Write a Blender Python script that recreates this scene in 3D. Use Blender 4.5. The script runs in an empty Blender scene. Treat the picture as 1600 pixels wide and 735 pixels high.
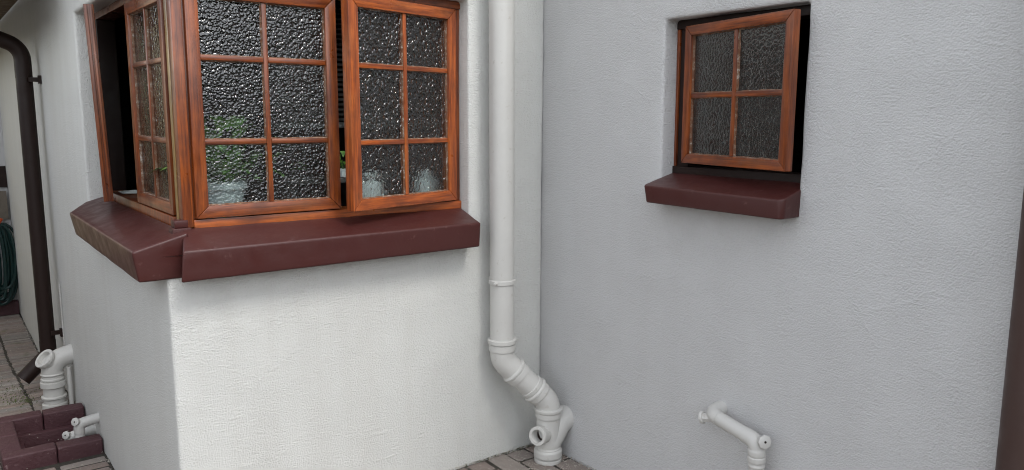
import bpy, bmesh, math, random
from mathutils import Vector, Matrix, Quaternion, noise
random.seed(7)
S = bpy.context.scene
COL = S.collection
R = math.radians

# ------------------------------------------------------------------ camera
CAM_POS = Vector((-2.074, -2.537, 1.418))
YAW, PITCH, ROLL = R(37.0), R(8.645), R(-0.166)
fw = Vector((math.sin(YAW)*math.cos(PITCH), math.cos(YAW)*math.cos(PITCH), -math.sin(PITCH)))
rt = Vector((math.cos(YAW), -math.sin(YAW), 0.0))
dn = fw.cross(rt)
r2 = rt*math.cos(ROLL) + dn*math.sin(ROLL)
d2 = -rt*math.sin(ROLL) + dn*math.cos(ROLL)
cam_data = bpy.data.cameras.new('camera')
cam_data.sensor_width = 36.0
cam_data.lens = 36.0*1222.0/1600.0
cam_data.clip_start = 0.02
cam_data.clip_end = 600.0
cam = bpy.data.objects.new('camera', cam_data)
COL.objects.link(cam)
m = Matrix((r2, -d2, -fw)).transposed().to_4x4()
m.translation = CAM_POS
cam.matrix_world = m
S.camera = cam

# ------------------------------------------------------------------ world, sun, exposure
TO_SUN = Vector((0.11, -0.68, 0.90)).normalized()
w = bpy.data.worlds.new('World'); S.world = w; w.use_nodes = True
wt = w.node_tree
sky = wt.nodes.new('ShaderNodeTexSky'); sky.sky_type = 'NISHITA'; sky.sun_disc = False
sky.sun_elevation = math.asin(TO_SUN.z)
sky.sun_rotation = math.atan2(TO_SUN.x, TO_SUN.y)
sky.dust_density = 0.8; sky.air_density = 1.0; sky.ozone_density = 1.0
bg = wt.nodes['Background']
hs = wt.nodes.new('ShaderNodeHueSaturation')      # thin white overcast: the same sky with little blue left
hs.inputs['Saturation'].default_value = 0.22; hs.inputs['Value'].default_value = 1.25
wt.links.new(sky.outputs[0], hs.inputs['Color']); wt.links.new(hs.outputs[0], bg.inputs['Color'])
bg.inputs['Strength'].default_value = 0.15
sd = bpy.data.lights.new('sun', 'SUN')
sd.energy = 0.75; sd.angle = R(18); sd.color = (1.0, 0.97, 0.91)
sun = bpy.data.objects.new('sun', sd); COL.objects.link(sun)
sun.rotation_euler = TO_SUN.to_track_quat('Z', 'Y').to_euler()
sun.location = (0, -4, 8)
S.view_settings.view_transform = 'Standard'
S.view_settings.look = 'None'
S.view_settings.gamma = 1.0
S.view_settings.use_curve_mapping = False
S.view_settings.exposure = 1.12
S.cycles.use_denoising = True
S.cycles.pixel_filter_type = 'BLACKMAN_HARRIS'; S.cycles.filter_width = 1.05
S.cycles.max_bounces = 10
S.cycles.transmission_bounces = 8

# ------------------------------------------------------------------ materials
class NT:
    def __init__(s, name):
        s.m = bpy.data.materials.new(name); s.m.use_nodes = True
        s.t = s.m.node_tree; s.b = s.t.nodes['Principled BSDF']
    def n(s, typ, **kw):
        nd = s.t.nodes.new('ShaderNode'+typ)
        for k, v in kw.items():
            if hasattr(nd, k): setattr(nd, k, v)
            else: nd.inputs[k.replace('_', ' ')].default_value = v
        return nd
    def l(s, a, b): s.t.links.new(a, b)
    def coord(s, scale=(1, 1, 1), kind='Object'):
        tc = s.n('TexCoord'); mp = s.n('Mapping'); mp.inputs['Scale'].default_value = scale
        s.l(tc.outputs[kind], mp.inputs['Vector']); return mp.outputs[0]
    def noise(s, vec, scale, detail=4, rough=0.55):
        nd = s.n('TexNoise'); nd.inputs['Scale'].default_value = scale
        nd.inputs['Detail'].default_value = detail; nd.inputs['Roughness'].default_value = rough
        s.l(vec, nd.inputs['Vector']); return nd.outputs['Fac']
    def ramp(s, fac, stops):
        nd = s.n('ValToRGB'); e = nd.color_ramp.elements
        while len(e) > 1: e.remove(e[-1])
        e[0].position = stops[0][0]; e[0].color = (*stops[0][1], 1) if len(stops[0][1]) == 3 else stops[0][1]
        for p, c in stops[1:]:
            x = e.new(p); x.color = (*c, 1)
        s.l(fac, nd.inputs['Fac']); return nd.outputs['Color']
    def mix(s, fac, a, b, mode='MIX'):
        nd = s.n('Mix'); nd.data_type = 'RGBA'; nd.blend_type = mode
        for val, i in ((fac, 0), (a, 6), (b, 7)):
            if isinstance(val, (int, float)): nd.inputs[i].default_value = val
            elif isinstance(val, tuple): nd.inputs[i].default_value = (*val, 1)
            else: s.l(val, nd.inputs[i])
        return nd.outputs[2]
    def math(s, op, a, b=None):
        nd = s.n('Math'); nd.operation = op
        for i, v in enumerate((a, b)):
            if v is None: continue
            if isinstance(v, (int, float)): nd.inputs[i].default_value = v
            else: s.l(v, nd.inputs[i])
        return nd.outputs[0]
    def bump(s, h, strength=0.5, dist=0.002, normal=None):
        nd = s.n('Bump'); nd.inputs['Strength'].default_value = strength; nd.inputs['Distance'].default_value = dist
        s.l(h, nd.inputs['Height'])
        if normal is not None: s.l(normal, nd.inputs['Normal'])
        return nd.outputs['Normal']
    def out(s, color=None, rough=None, normal=None, **kw):
        for key, v in (('Base Color', color), ('Roughness', rough), ('Normal', normal)):
            if v is None: continue
            if isinstance(v, tuple): s.b.inputs[key].default_value = (*v, 1)
            elif isinstance(v, (int, float)): s.b.inputs[key].default_value = v
            else: s.l(v, s.b.inputs[key])
        for k, v in kw.items(): s.b.inputs[k.replace('_', ' ')].default_value = v
        return s.m

def mat_stucco(name, base, dirt, streak=0.25, coarse=1.0):
    t = NT(name); c = t.coord()
    big = t.noise(c, 1.3, 5); mid = t.noise(c, 9, 4)
    cs = t.coord((7, 7, 0.55)); st = t.noise(cs, 1.6, 5, 0.6)
    f1 = t.math('MULTIPLY', t.ramp(st, [(0.45, (0, 0, 0)), (0.75, (1, 1, 1))]), streak)
    col = t.mix(f1, base, dirt)
    d = tuple(x*0.93 for x in base)
    col = t.mix(t.math('MULTIPLY', t.ramp(mid, [(0.4, (0, 0, 0)), (0.7, (1, 1, 1))]), 0.15), col, d)
    sp = t.noise(c, 60, 2); spot = t.ramp(sp, [(0.70, (0, 0, 0)), (0.78, (1, 1, 1))])
    col = t.mix(t.math('MULTIPLY', spot, 0.25), col, tuple(x*0.7 for x in dirt))
    fine = t.noise(c, 190, 3, 0.6); med = t.noise(c, 75, 3, 0.55)
    vo = t.n('TexVoronoi'); vo.inputs['Scale'].default_value = 55; t.l(c, vo.inputs['Vector'])
    peb = t.ramp(vo.outputs['Distance'], [(0.0, (1, 1, 1)), (0.28, (0, 0, 0))])
    gate = t.ramp(t.noise(c, 14, 2), [(0.52, (0, 0, 0)), (0.62, (1, 1, 1))])
    tr = t.coord((1, 1, 1)); wv = t.n('TexNoise'); wv.inputs['Scale'].default_value = 5
    wv.inputs['Detail'].default_value = 6; wv.inputs['Distortion'].default_value = 1.6
    mp = t.n('Mapping'); mp.inputs['Rotation'].default_value = (0.5, 0.5, 0); mp.inputs['Scale'].default_value = (1, 1, 1.8)
    t.l(tr, mp.inputs['Vector']); t.l(mp.outputs[0], wv.inputs['Vector'])
    patch = t.ramp(t.noise(c, 7, 4, 0.6), [(0.38, (0.72,)*3), (0.62, (1, 1, 1))])
    cb = t.coord((14, 14, 150)); brush = t.noise(cb, 1.6, 3, 0.5)
    h = t.math('ADD', t.math('MULTIPLY', t.math('MULTIPLY', fine, patch), 2.7), t.math('MULTIPLY', t.math('MULTIPLY', med, patch), 1.0))
    h = t.math('ADD', h, t.math('MULTIPLY', t.math('MULTIPLY', peb, gate), 0.7))
    h = t.math('ADD', h, t.math('MULTIPLY', brush, 0.5))
    h = t.math('ADD', h, t.math('MULTIPLY', wv.outputs['Fac'], 0.8))
    # trowel scratches in places
    ms = t.n('Mapping'); ms.inputs['Rotation'].default_value = (0.45, 0.45, 0.0); ms.inputs['Scale'].default_value = (6, 6, 85)
    t.l(t.n('TexCoord').outputs['Object'], ms.inputs['Vector'])
    sc_ = t.ramp(t.noise(ms.outputs[0], 1.0, 3, 0.5), [(0.55, (0, 0, 0)), (0.68, (1, 1, 1))])
    sg = t.ramp(t.noise(c, 3.4, 3), [(0.56, (0, 0, 0)), (0.66, (1, 1, 1))])
    h = t.math('ADD', h, t.math('MULTIPLY', t.math('MULTIPLY', sc_, sg), 0.45))
    # a few hairline cracks and trowel edges
    cw_ = t.n('TexNoise'); cw_.inputs['Scale'].default_value = 3.0; cw_.inputs['Detail'].default_value = 5; t.l(c, cw_.inputs['Vector'])
    va = t.n('VectorMath'); va.operation = 'MULTIPLY_ADD'; va.inputs[1].default_value = (0.35, 0.35, 0.35)
    t.l(cw_.outputs['Color'], va.inputs[0]); t.l(c, va.inputs[2])
    vc = t.n('TexVoronoi'); vc.feature = 'DISTANCE_TO_EDGE'; vc.inputs['Scale'].default_value = 1.7; t.l(va.outputs[0], vc.inputs['Vector'])
    line = t.ramp(vc.outputs['Distance'], [(0.0, (1, 1, 1)), (0.012, (0, 0, 0))])
    cg = t.ramp(t.noise(c, 2.2, 2), [(0.50, (0, 0, 0)), (0.60, (1, 1, 1))])
    h = t.math('ADD', h, t.math('MULTIPLY', t.math('MULTIPLY', line, cg), 0.45))
    return t.out(col, t.ramp(med, [(0.3, (.62,)*3), (0.7, (.8,)*3)]), t.bump(h, 0.6*coarse, 0.004))

def mat_paint(name, base, rough=0.4, wear=None, wear_amt=0.0, bumpy=0.4, scale=60, coat=0.0, spec=0.5):
    t = NT(name); c = t.coord()
    a = t.noise(c, 11, 5); col = t.mix(t.math('MULTIPLY', a, 0.5), base, tuple(x*0.78 for x in base))
    if wear:
        wn = t.noise(c, 38, 6, 0.65)
        col = t.mix(t.math('MULTIPLY', t.ramp(wn, [(0.62, (0, 0, 0)), (0.70, (1, 1, 1))]), wear_amt), col, wear)
    h = t.math('ADD', t.noise(c, scale, 4), t.math('MULTIPLY', t.noise(c, scale*0.25, 3), 1.5))
    rr = t.ramp(t.noise(c, 18, 4), [(0.3, (rough*0.8,)*3), (0.7, (min(1, rough*1.25),)*3)])
    return t.out(col, rr, t.bump(h, bumpy, 0.003), Coat_Weight=coat, Specular_IOR_Level=spec)

def mat_wood(name, vertical, light, dark, tone=1.0):
    t = NT(name)
    c = t.coord((26, 26, 1.6) if vertical else (1.6, 26, 26))
    g = t.noise(c, 2.6, 6, 0.62)
    c2 = t.coord((90, 90, 5) if vertical else (5, 90, 90))
    pores = t.noise(c2, 3.0, 3, 0.6)
    c3 = t.coord(); blot = t.noise(c3, 8, 4)
    L = tuple(x*tone for x in light); D = tuple(x*tone for x in dark)
    col = t.ramp(g, [(0.34, D), (0.48, tuple(a*0.4+b*0.6 for a, b in zip(L, D))), (0.64, L)])
    cl = t.coord((5, 5, 2.2) if vertical else (2.2, 5, 5)); fade = t.noise(cl, 2.0, 4, 0.6)
    col = t.mix(t.math('MULTIPLY', t.ramp(fade, [(0.50, (0, 0, 0)), (0.72, (1, 1, 1))]), 0.22), col, (0.46*tone, 0.17*tone, 0.045*tone))
    col = t.mix(t.math('MULTIPLY', t.ramp(pores, [(0.32, (1, 1, 1)), (0.46, (0, 0, 0))]), 0.45), col, tuple(x*0.35 for x in D))
    col = t.mix(t.math('MULTIPLY', t.ramp(blot, [(0.5, (0, 0, 0)), (0.72, (1, 1, 1))]), 0.55), col, tuple(x*0.55 for x in D))
    return t.out(col, t.ramp(blot, [(0.3, (.24,)*3), (0.7, (.50,)*3)]), t.bump(pores, 0.25, 0.001), Coat_Weight=0.3, Coat_Roughness=0.2)

WOODL, WOODD = (0.345, 0.080, 0.0135), (0.10, 0.020, 0.006)
M = {}
M['wall'] = mat_stucco('pale_stucco', (0.602, 0.604, 0.578), (0.46, 0.43, 0.39), 0.18)
M['wall_dimmed'] = mat_stucco('pale_stucco_dimmed', (0.558, 0.558, 0.555), (0.47, 0.455, 0.44), 0.12, 1.15)  # same paint as pale_stucco, with that wall's shade put into the colour
M['cream'] = mat_stucco('cream_stucco', (0.64, 0.56, 0.36), (0.4, 0.33, 0.2), 0.3)
M['sill'] = mat_paint('oxblood_paint', (0.058, 0.0155, 0.0135), 0.40, (0.20, 0.11, 0.10), 0.22, 0.20, 45, spec=0.36)
M['kerb'] = mat_paint('oxblood_kerb_paint', (0.070, 0.026, 0.031), 0.6, (0.24, 0.16, 0.165), 0.6, 0.8, 90)
M['pipe'] = mat_paint('pale_pipe_paint', (0.545, 0.538, 0.51), 0.40, (0.36, 0.33, 0.28), 0.45, 0.25, 50)
M['brown'] = mat_paint('dark_brown_paint', (0.018, 0.009, 0.007), 0.5, None, 0, 0.2, 40, spec=0.25)
M['brown_worn'] = mat_paint('worn_brown_paint', (0.048, 0.024, 0.019), 0.5, (0.09, 0.06, 0.05), 0.15, 0.2, 40)
M['black'] = mat_paint('dark_interior', (0.025, 0.024, 0.022), 0.8)  # room walls and floor: the unlit room is painted into their colour
M['soffit'] = mat_paint('soffit_paint', (0.10, 0.06, 0.03), 0.7)
M['metal'] = mat_paint('dull_metal', (0.30, 0.29, 0.27), 0.4)
M['white'] = mat_paint('white_glaze', (0.80, 0.79, 0.76), 0.25, None, 0, 0.05)
M['hose'] = mat_paint('green_hose_rubber', (0.004, 0.026, 0.024), 0.38, None, 0, 0.1)
M['orange'] = mat_paint('orange_plastic', (0.60, 0.10, 0.03), 0.4)
M['board'] = mat_paint('weathered_board', (0.17, 0.145, 0.115), 0.8, (0.08, 0.065, 0.05), 0.6, 0.6, 30)
M['blind'] = mat_paint('dark_blind', (0.06, 0.055, 0.05), 0.5)
M['roof'] = mat_paint('roof_sheet', (0.10, 0.055, 0.045), 0.7)
M['leaf'] = mat_paint('leaf', (0.045, 0.105, 0.022), 0.4)
M['leaf_bright'] = mat_paint('leaf_bright', (0.13, 0.27, 0.04), 0.35)
M['hedge_leaf'] = mat_paint('hedge_leaf', (0.035, 0.060, 0.020), 0.5)
M['trunk'] = mat_paint('bark', (0.09, 0.065, 0.045), 0.9)
M['terracotta'] = mat_paint('terracotta', (0.32, 0.13, 0.07), 0.7)
WOOD = {}
for tone, tv in (('sunlit', 1.30), ('mid', 0.82), ('dull', 0.62)):  # copies of one varnish; the sun-facing casement's brighter light is put into its tone
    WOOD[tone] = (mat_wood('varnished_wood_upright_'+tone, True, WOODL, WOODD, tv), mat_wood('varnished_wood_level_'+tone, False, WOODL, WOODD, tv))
M['olive'] = mat_wood('bleached_wood', True, (0.33, 0.20, 0.06), (0.17, 0.09, 0.025))

def mat_putty():
    t = NT('old_putty'); c = t.coord()
    n1 = t.noise(c, 55, 5, 0.7)
    col = t.ramp(n1, [(0.44, (0.13, 0.05, 0.022)), (0.56, (0.18, 0.11, 0.07)), (0.66, (0.32, 0.28, 0.24)), (0.76, (0.62, 0.58, 0.52))])
    return t.out(col, 0.8, t.bump(t.noise(c, 140, 3), 0.6, 0.002))
M['putty'] = mat_putty()

def mat_glass(name, scale, strength, tint=(0.80, 0.86, 0.86), dust=0.10, lines=0.0):
    t = NT(name)
    tc = t.n('TexCoord')
    wn = t.n('TexNoise'); wn.inputs['Scale'].default_value = 35; wn.inputs['Detail'].default_value = 1
    t.l(tc.outputs['Object'], wn.inputs['Vector'])
    add = t.n('VectorMath'); add.operation = 'MULTIPLY_ADD'
    add.inputs[1].default_value = (0.012, 0.012, 0.012)
    t.l(wn.outputs['Color'], add.inputs[0]); t.l(tc.outputs['Object'], add.inputs[2])
    v = t.n('TexVoronoi'); v.feature = 'SMOOTH_F1'; v.inputs['Scale'].default_value = scale
    v.inputs['Smoothness'].default_value = 0.35
    t.l(add.outputs[0], v.inputs['Vector'])
    n2 = t.noise(add.outputs[0], scale*0.8, 2)
    h = t.math('ADD', t.math('MULTIPLY', t.math('POWER', v.outputs['Distance'], 2.2), -1.1), t.math('MULTIPLY', n2, 0.10))
    nrm = t.bump(h, 1.0, strength)
    # thin film of dust, thicker in runs down the pane
    cs = t.coord((40, 40, 1.2)); run = t.noise(cs, 1.2, 4)
    pale_mix = t.math('MULTIPLY', t.ramp(run, [(0.42, (0.25,)*3), (0.72, (1, 1, 1))]), dust)
    edge = t.ramp(v.outputs['Distance'], [(0.42, (0, 0, 0)), (0.62, (1, 1, 1))])
    pale_mix = t.math('ADD', pale_mix, t.math('MULTIPLY', edge, lines))  # pale lines along the cell edges of the relief join the mix
    # cast glass: see-through, blurred by its own relief, mirror-like on the outer face
    tr = t.n('BsdfTransparent'); tr.inputs['Color'].default_value = (*tint, 1)
    rf = t.n('BsdfRefraction'); rf.inputs['IOR'].default_value = 1.06; rf.inputs['Roughness'].default_value = 0.16
    rf.inputs['Color'].default_value = (*tint, 1); t.l(nrm, rf.inputs['Normal'])
    m1 = t.n('MixShader'); m1.inputs[0].default_value = 0.72; t.l(tr.outputs[0], m1.inputs[1]); t.l(rf.outputs[0], m1.inputs[2])
    gl = t.n('BsdfGlossy'); gl.inputs['Roughness'].default_value = 0.025; t.l(nrm, gl.inputs['Normal'])
    fr = t.n('Fresnel'); fr.inputs['IOR'].default_value = 1.8; t.l(nrm, fr.inputs['Normal'])
    ge = t.n('NewGeometry')
    fac = t.math('MULTIPLY', t.math('MINIMUM', t.math('MULTIPLY', fr.outputs[0], 1.2), 1.0), t.math('SUBTRACT', 1.0, ge.outputs['Backfacing']))
    m2 = t.n('MixShader'); t.l(fac, m2.inputs[0]); t.l(m1.outputs[0], m2.inputs[1]); t.l(gl.outputs[0], m2.inputs[2])
    d = t.n('BsdfDiffuse'); d.inputs['Color'].default_value = (0.45, 0.45, 0.43, 1)
    mx = t.n('MixShader'); t.l(pale_mix, mx.inputs[0]); t.l(m2.outputs[0], mx.inputs[1]); t.l(d.outputs[0], mx.inputs[2])
    t.l(mx.outputs[0], t.t.nodes['Material Output'].inputs['Surface'])
    return t.m
M['glass'] = mat_glass('obscure_glass', 116, 0.0031, dust=0.003)
M['glass_open'] = mat_glass('obscure_glass_open', 92, 0.0066, dust=0.003)
M['glass_side'] = mat_glass('obscure_glass_side', 90, 0.0016, dust=0.004)
M['glass_small'] = mat_glass('obscure_glass_dusty', 120, 0.0012, dust=0.008, lines=0.05)

def mat_paver():
    t = NT('clay_paver'); c = t.coord()
    oi = t.n('ObjectInfo'); geo = t.n('NewGeometry')
    rnd = t.math('FRACT', t.math('ADD', oi.outputs['Random'], geo.outputs['Random Per Island']))
    col = t.ramp(rnd, [(0.0, (0.18, 0.14, 0.122)), (0.2, (0.25, 0.215, 0.19)), (0.4, (0.20, 0.18, 0.163)), (0.6, (0.28, 0.225, 0.198)), (0.8, (0.215, 0.165, 0.14)), (1.0, (0.30, 0.275, 0.25))])
    wc = t.n('NewGeometry'); n1 = t.noise(wc.outputs['Position'], 22, 6, 0.65)
    col = t.mix(t.math('MULTIPLY', t.ramp(n1, [(0.4, (0, 0, 0)), (0.7, (1, 1, 1))]), 0.4), col, (0.15, 0.135, 0.115))
    n2 = t.noise(wc.outputs['Position'], 90, 3)
    col = t.mix(t.math('MULTIPLY', t.ramp(n2, [(0.6, (0, 0, 0)), (0.72, (1, 1, 1))]), 0.5), col, (0.42, 0.39, 0.35))
    n3 = t.noise(wc.outputs['Position'], 6.5, 3)
    col = t.mix(t.math('MULTIPLY', t.ramp(n3, [(0.60, (0, 0, 0)), (0.70, (1, 1, 1))]), 0.45), col, (0.085, 0.10, 0.035))
    return t.out(col, 0.9, t.bump(t.noise(wc.outputs['Position'], 160, 4), 0.7, 0.003))
M['paver'] = mat_paver()
def mat_ground():
    t = NT('joint_sand'); g = t.n('NewGeometry')
    n1 = t.noise(g.outputs['Position'], 40, 6, 0.7)
    col = t.ramp(n1, [(0.35, (0.022, 0.019, 0.015)), (0.65, (0.06, 0.052, 0.04))])
    return t.out(col, 0.95, t.bump(t.noise(g.outputs['Position'], 200, 3), 0.8, 0.004))
M['ground'] = mat_ground()
M['grit'] = mat_paint('pale_grit', (0.40, 0.37, 0.32), 0.9)
M['moss'] = mat_paint('moss', (0.075, 0.095, 0.025), 0.9)

# ------------------------------------------------------------------ builders
class MB:
    def __init__(s): s.v = []; s.f = []; s.mi = []; s.sm = []
    def add(s, vs, fs, mi=0, smooth=False):
        o = len(s.v); s.v += [tuple(x) for x in vs]
        for f in fs: s.f.append([i+o for i in f]); s.mi.append(mi); s.sm.append(smooth)
    def box(s, a, b, mi=0):
        x0, y0, z0 = (min(p, q) for p, q in zip(a, b)); x1, y1, z1 = (max(p, q) for p, q in zip(a, b))
        s.add([(x0,y0,z0),(x1,y0,z0),(x1,y1,z0),(x0,y1,z0),(x0,y0,z1),(x1,y0,z1),(x1,y1,z1),(x0,y1,z1)],
              [(0,3,2,1),(4,5,6,7),(0,1,5,4),(1,2,6,5),(2,3,7,6),(3,0,4,7)], mi)
    def hexa(s, p, mi=0):     # bottom 4 ccw, top 4 ccw
        s.add(p, [(0,3,2,1),(4,5,6,7),(0,1,5,4),(1,2,6,5),(2,3,7,6),(3,0,4,7)], mi)
    def sweep(s, pts, radii, n=20, cap=True, mi=0, axis=None):
        pts = [Vector(p) for p in pts]; k = len(pts)
        if not isinstance(radii, (list, tuple)): radii = [radii]*k
        tan = []
        for i in range(k):
            a = pts[i]-pts[i-1] if i else pts[1]-pts[0]
            b = pts[i+1]-pts[i] if i < k-1 else pts[-1]-pts[-2]
            if a.length < 1e-7: a = b
            if b.length < 1e-7: b = a
            tan.append(Vector(axis).normalized() if axis is not None else (a.normalized()+b.normalized()).normalized())
        up = Vector((0, 0, 1)) if abs(tan[0].z) < 0.9 else Vector((0, 1, 0))
        u = (up - tan[0]*up.dot(tan[0])).normalized()
        vs = []
        for i in range(k):
            u = (u - tan[i]*u.dot(tan[i])).normalized(); v = tan[i].cross(u)
            for j in range(n):
                a = 2*math.pi*j/n
                vs.append(pts[i]+(u*math.cos(a)+v*math.sin(a))*radii[i])
        fs = []
        for i in range(k-1):
            for j in range(n):
                j2 = (j+1) % n
                fs.append((i*n+j, i*n+j2, (i+1)*n+j2, (i+1)*n+j))
        s.add(vs, fs, mi, True)
        if cap:
            o = len(s.v)-len(vs)
            s.f.append([o+j for j in reversed(range(n))]); s.mi.append(mi); s.sm.append(False)
            s.f.append([o+(k-1)*n+j for j in range(n)]); s.mi.append(mi); s.sm.append(False)
    def build(s, name, mats, parent=None, bevel=0, origin=None, seg=2):
        me = bpy.data.meshes.new(name)
        vs = s.v if origin is None else [tuple(Vector(p)-Vector(origin)) for p in s.v]
        me.from_pydata(vs, [], s.f)
        for mt in (mats if isinstance(mats, (list, tuple)) else [mats]): me.materials.append(mt)
        for p, mi, sm in zip(me.polygons, s.mi, s.sm): p.material_index = mi; p.use_smooth = sm
        if bevel:
            bm = bmesh.new(); bm.from_mesh(me)
            es = [e for e in bm.edges if len(e.link_faces) == 2 and e.calc_face_angle(0) > 0.6]
            bmesh.ops.bevel(bm, geom=es, offset=bevel, segments=seg, affect='EDGES', profile=0.6, clamp_overlap=True)
            bm.to_mesh(me); bm.free()
            for p in me.polygons: p.use_smooth = True
            me.set_sharp_from_angle(angle=R(35))
        elif any(s.sm):
            me.set_sharp_from_angle(angle=R(40))
        o = bpy.data.objects.new(name, me); COL.objects.link(o)
        if origin is not None: o.location = origin
        if parent is not None: o.parent = parent
        return o
def tag(o, label=None, cat=None, group=None, kind=None):
    for k, v in (('label', label), ('category', cat), ('group', group), ('kind', kind)):
        if v: o[k] = v
    return o
def thing(name, loc, label, cat, group=None):
    o = bpy.data.objects.new(name, None); COL.objects.link(o); o.location = loc; o.empty_display_size = 0.1
    return tag(o, label, cat, group)
class Part:
    """parts of one thing, given in world coordinates, stored relative to the thing's base"""
    def __init__(s, root): s.r = root
    def __call__(s, mb, name, mat, parent=None, bevel=0, seg=2):
        base = s.r.location
        mb.v = [tuple(Vector(p)-base) for p in mb.v]
        return mb.build(name, mat, parent or s.r, bevel, None, seg)
def fillet(pts, rad, n=8):
    pts = [Vector(p) for p in pts]; out = [pts[0]]
    for i in range(1, len(pts)-1):
        a = (pts[i-1]-pts[i]).normalized(); b = (pts[i+1]-pts[i]).normalized()
        ang = a.angle(b); r_ = rad if not isinstance(rad, (list, tuple)) else rad[i-1]
        d = r_/math.tan(ang/2); d = min(d, 0.49*(pts[i-1]-pts[i]).length if i > 1 else 0.95*(pts[i-1]-pts[i]).length, 0.95*(pts[i+1]-pts[i]).length if i == len(pts)-2 else 0.49*(pts[i+1]-pts[i]).length)
        rr = d*math.tan(ang/2)
        c = pts[i]+(a+b).normalized()*(rr/math.sin(ang/2))
        p0 = pts[i]+a*d; p1 = pts[i]+b*d
        v0 = p0-c; v1 = p1-c; tot = v0.angle(v1); ax = v0.cross(v1).normalized()
        for k in range(n+1):
            out.append(c + Quaternion(ax, tot*k/n) @ v0)
    out.append(pts[-1]); return out
def resample(pts, step):
    out = [pts[0]]
    for a, b in zip(pts, pts[1:]):
        L = (b-a).length; k = max(1, int(math.ceil(L/step)))
        for i in range(1, k+1): out.append(a.lerp(b, i/k))
    return out

def ringed(path, r, rings, n=28, step=0.004):
    """sweep along path with collars: rings = [(s0, s1, extra)] as lengths along the path"""
    p = resample(path, step); s = 0; rad = []
    for i, q in enumerate(p):
        if i: s += (q-p[i-1]).length
        rr = r
        for a, b, ex in rings:
            e = 0.003
            if a <= s <= b: rr = max(rr, r+ex*min(1, (s-a)/e+0.15, (b-s)/e+0.15))
        rad.append(rr)
    mb = MB(); mb.sweep(p, rad, n); return mb

# ------------------------------------------------------------------ ground
def g(x, y):
    pts = [(-100, 0.0), (0, 0.0), (1.2, -0.165), (2.5, -0.195), (4.0, -0.33), (5.5, -0.31), (200, -0.31)]
    if x > -1.3: return 0.0 if y <= 0 else -0.35
    for (a, za), (b, zb) in zip(pts, pts[1:]):
        if a <= y <= b: return za+(zb-za)*(y-a)/(b-a)
    return 0
W = 1.496
xs = [-250, -60, -20, -8, -5] + [-4+0.3*i for i in range(8)] + [-1.815, -1.499] + [-1.31, -1.29, -0.6, 0, 4, 20, 60, 250]
ys = [-250, -60, -20, -8, -5, -3, -2, -1] + [0, 0.4, 0.8, 1.2, 1.545, 1.96, 2.5, 3, 3.5, 4.0, 4.7, 5.5, 8, 20, 60, 250]
mb = MB()
mb.add([(x, y, g(x, y)-0.0065) for y in ys for x in xs],
       [(j*len(xs)+i, j*len(xs)+i+1, (j+1)*len(xs)+i+1, (j+1)*len(xs)+i) for j in range(len(ys)-1) for i in range(len(xs)-1) if not (-1.83 < xs[i] < -1.6 and xs[i+1] < -1.4 and 1.5 < ys[j] < 1.9)])
ground = tag(mb.build('ground', M['ground']), kind='structure')

# pavers: the ones the photograph shows are single bricks, the rest of the paved yard is one part
def paver_mesh(lx, ly, seed):
    rnd = random.Random(seed); b = 0.007; h = 0.05
    def j(a): return a+rnd.uniform(-0.003, 0.003)
    x, y = lx/2-0.006, ly/2-0.006
    lo = [(-x,-y,-h),(x,-y,-h),(x,y,-h),(-x,y,-h)]
    md = [(j(-x),j(-y),-b),(j(x),j(-y),-b),(j(x),j(y),-b),(j(-x),j(y),-b)]
    tp = [(j(-x+b),j(-y+b),0),(j(x-b),j(-y+b),0),(j(x-b),j(y-b),0),(j(-x+b),j(y-b),0)]
    fs = [(8,9,10,11)]
    for k in range(4):
        k2 = (k+1) % 4; fs += [(k, k2, 4+k2, 4+k), (4+k, 4+k2, 8+k2, 8+k)]
    return lo+md+tp, fs
paving = MB()
pav = tag(MB().build('paving', M['paver']), kind='structure')
pm = {}
for kind, (lx, ly) in (('across', (0.2, 0.07)), ('along', (0.1, 0.2)), ('half', (0.1, 0.1))):
    pm[kind] = []
    for q in range(6):
        v, f = paver_mesh(lx, ly, q+10*len(kind))
        me = bpy.data.meshes.new('paver'); me.from_pydata(v, [], f); me.materials.append(M['paver']); pm[kind].append((me, v, f))
BASIN = (-1.895, -1.49, 1.46, 2.05)
def in_basin(x, y): return BASIN[0]-0.05 < x < -1.4 and BASIN[2]-0.01 < y < BASIN[3]+0.01
singles = 0
def lay(kind, x, y, single):
    global singles
    q = random.randrange(6); me, v, f = pm[kind][q]
    sl = (g(x, y+0.05)-g(x, y-0.05))/0.1
    rot = Matrix.Rotation(math.atan(sl)+random.uniform(-.012, .012), 4, 'X') @ Matrix.Rotation(random.uniform(-.012, .012), 4, 'Y') @ Matrix.Rotation(random.uniform(-.012, .012), 4, 'Z')
    mt = Matrix.Translation((x, y, g(x, y)+random.uniform(-0.004, 0.004))) @ rot
    if single:
        o = bpy.data.objects.new('paver', me); COL.objects.link(o); o.parent = pav; o.matrix_local = mt; singles += 1
    else:
        paving.add([mt @ Vector(p) for p in v], f)
y = 0.05
while y < 5.4:
    for i in range(8):
        x = -1.60 - 0.2*i
        if not in_basin(x, y):
            lay('across', x, y, i < 3 and y > 0.95)
        elif i == 2: lay('across', x-0.04, y, True)
    y += 0.07
for i in range(32):
    if i % 2: lay('half', -0.05-0.1*i, -0.05, i < 5)
for i in range(32):
    for k in range(20):
        x = -0.05-0.1*i; yy = -0.1-0.2*k - (0.1 if i % 2 else 0)
        lay('along', x, yy, i < 5 and k < 3)
rest = tag(paving.build('paver_field', M['paver'], pav), kind='stuff')

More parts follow.
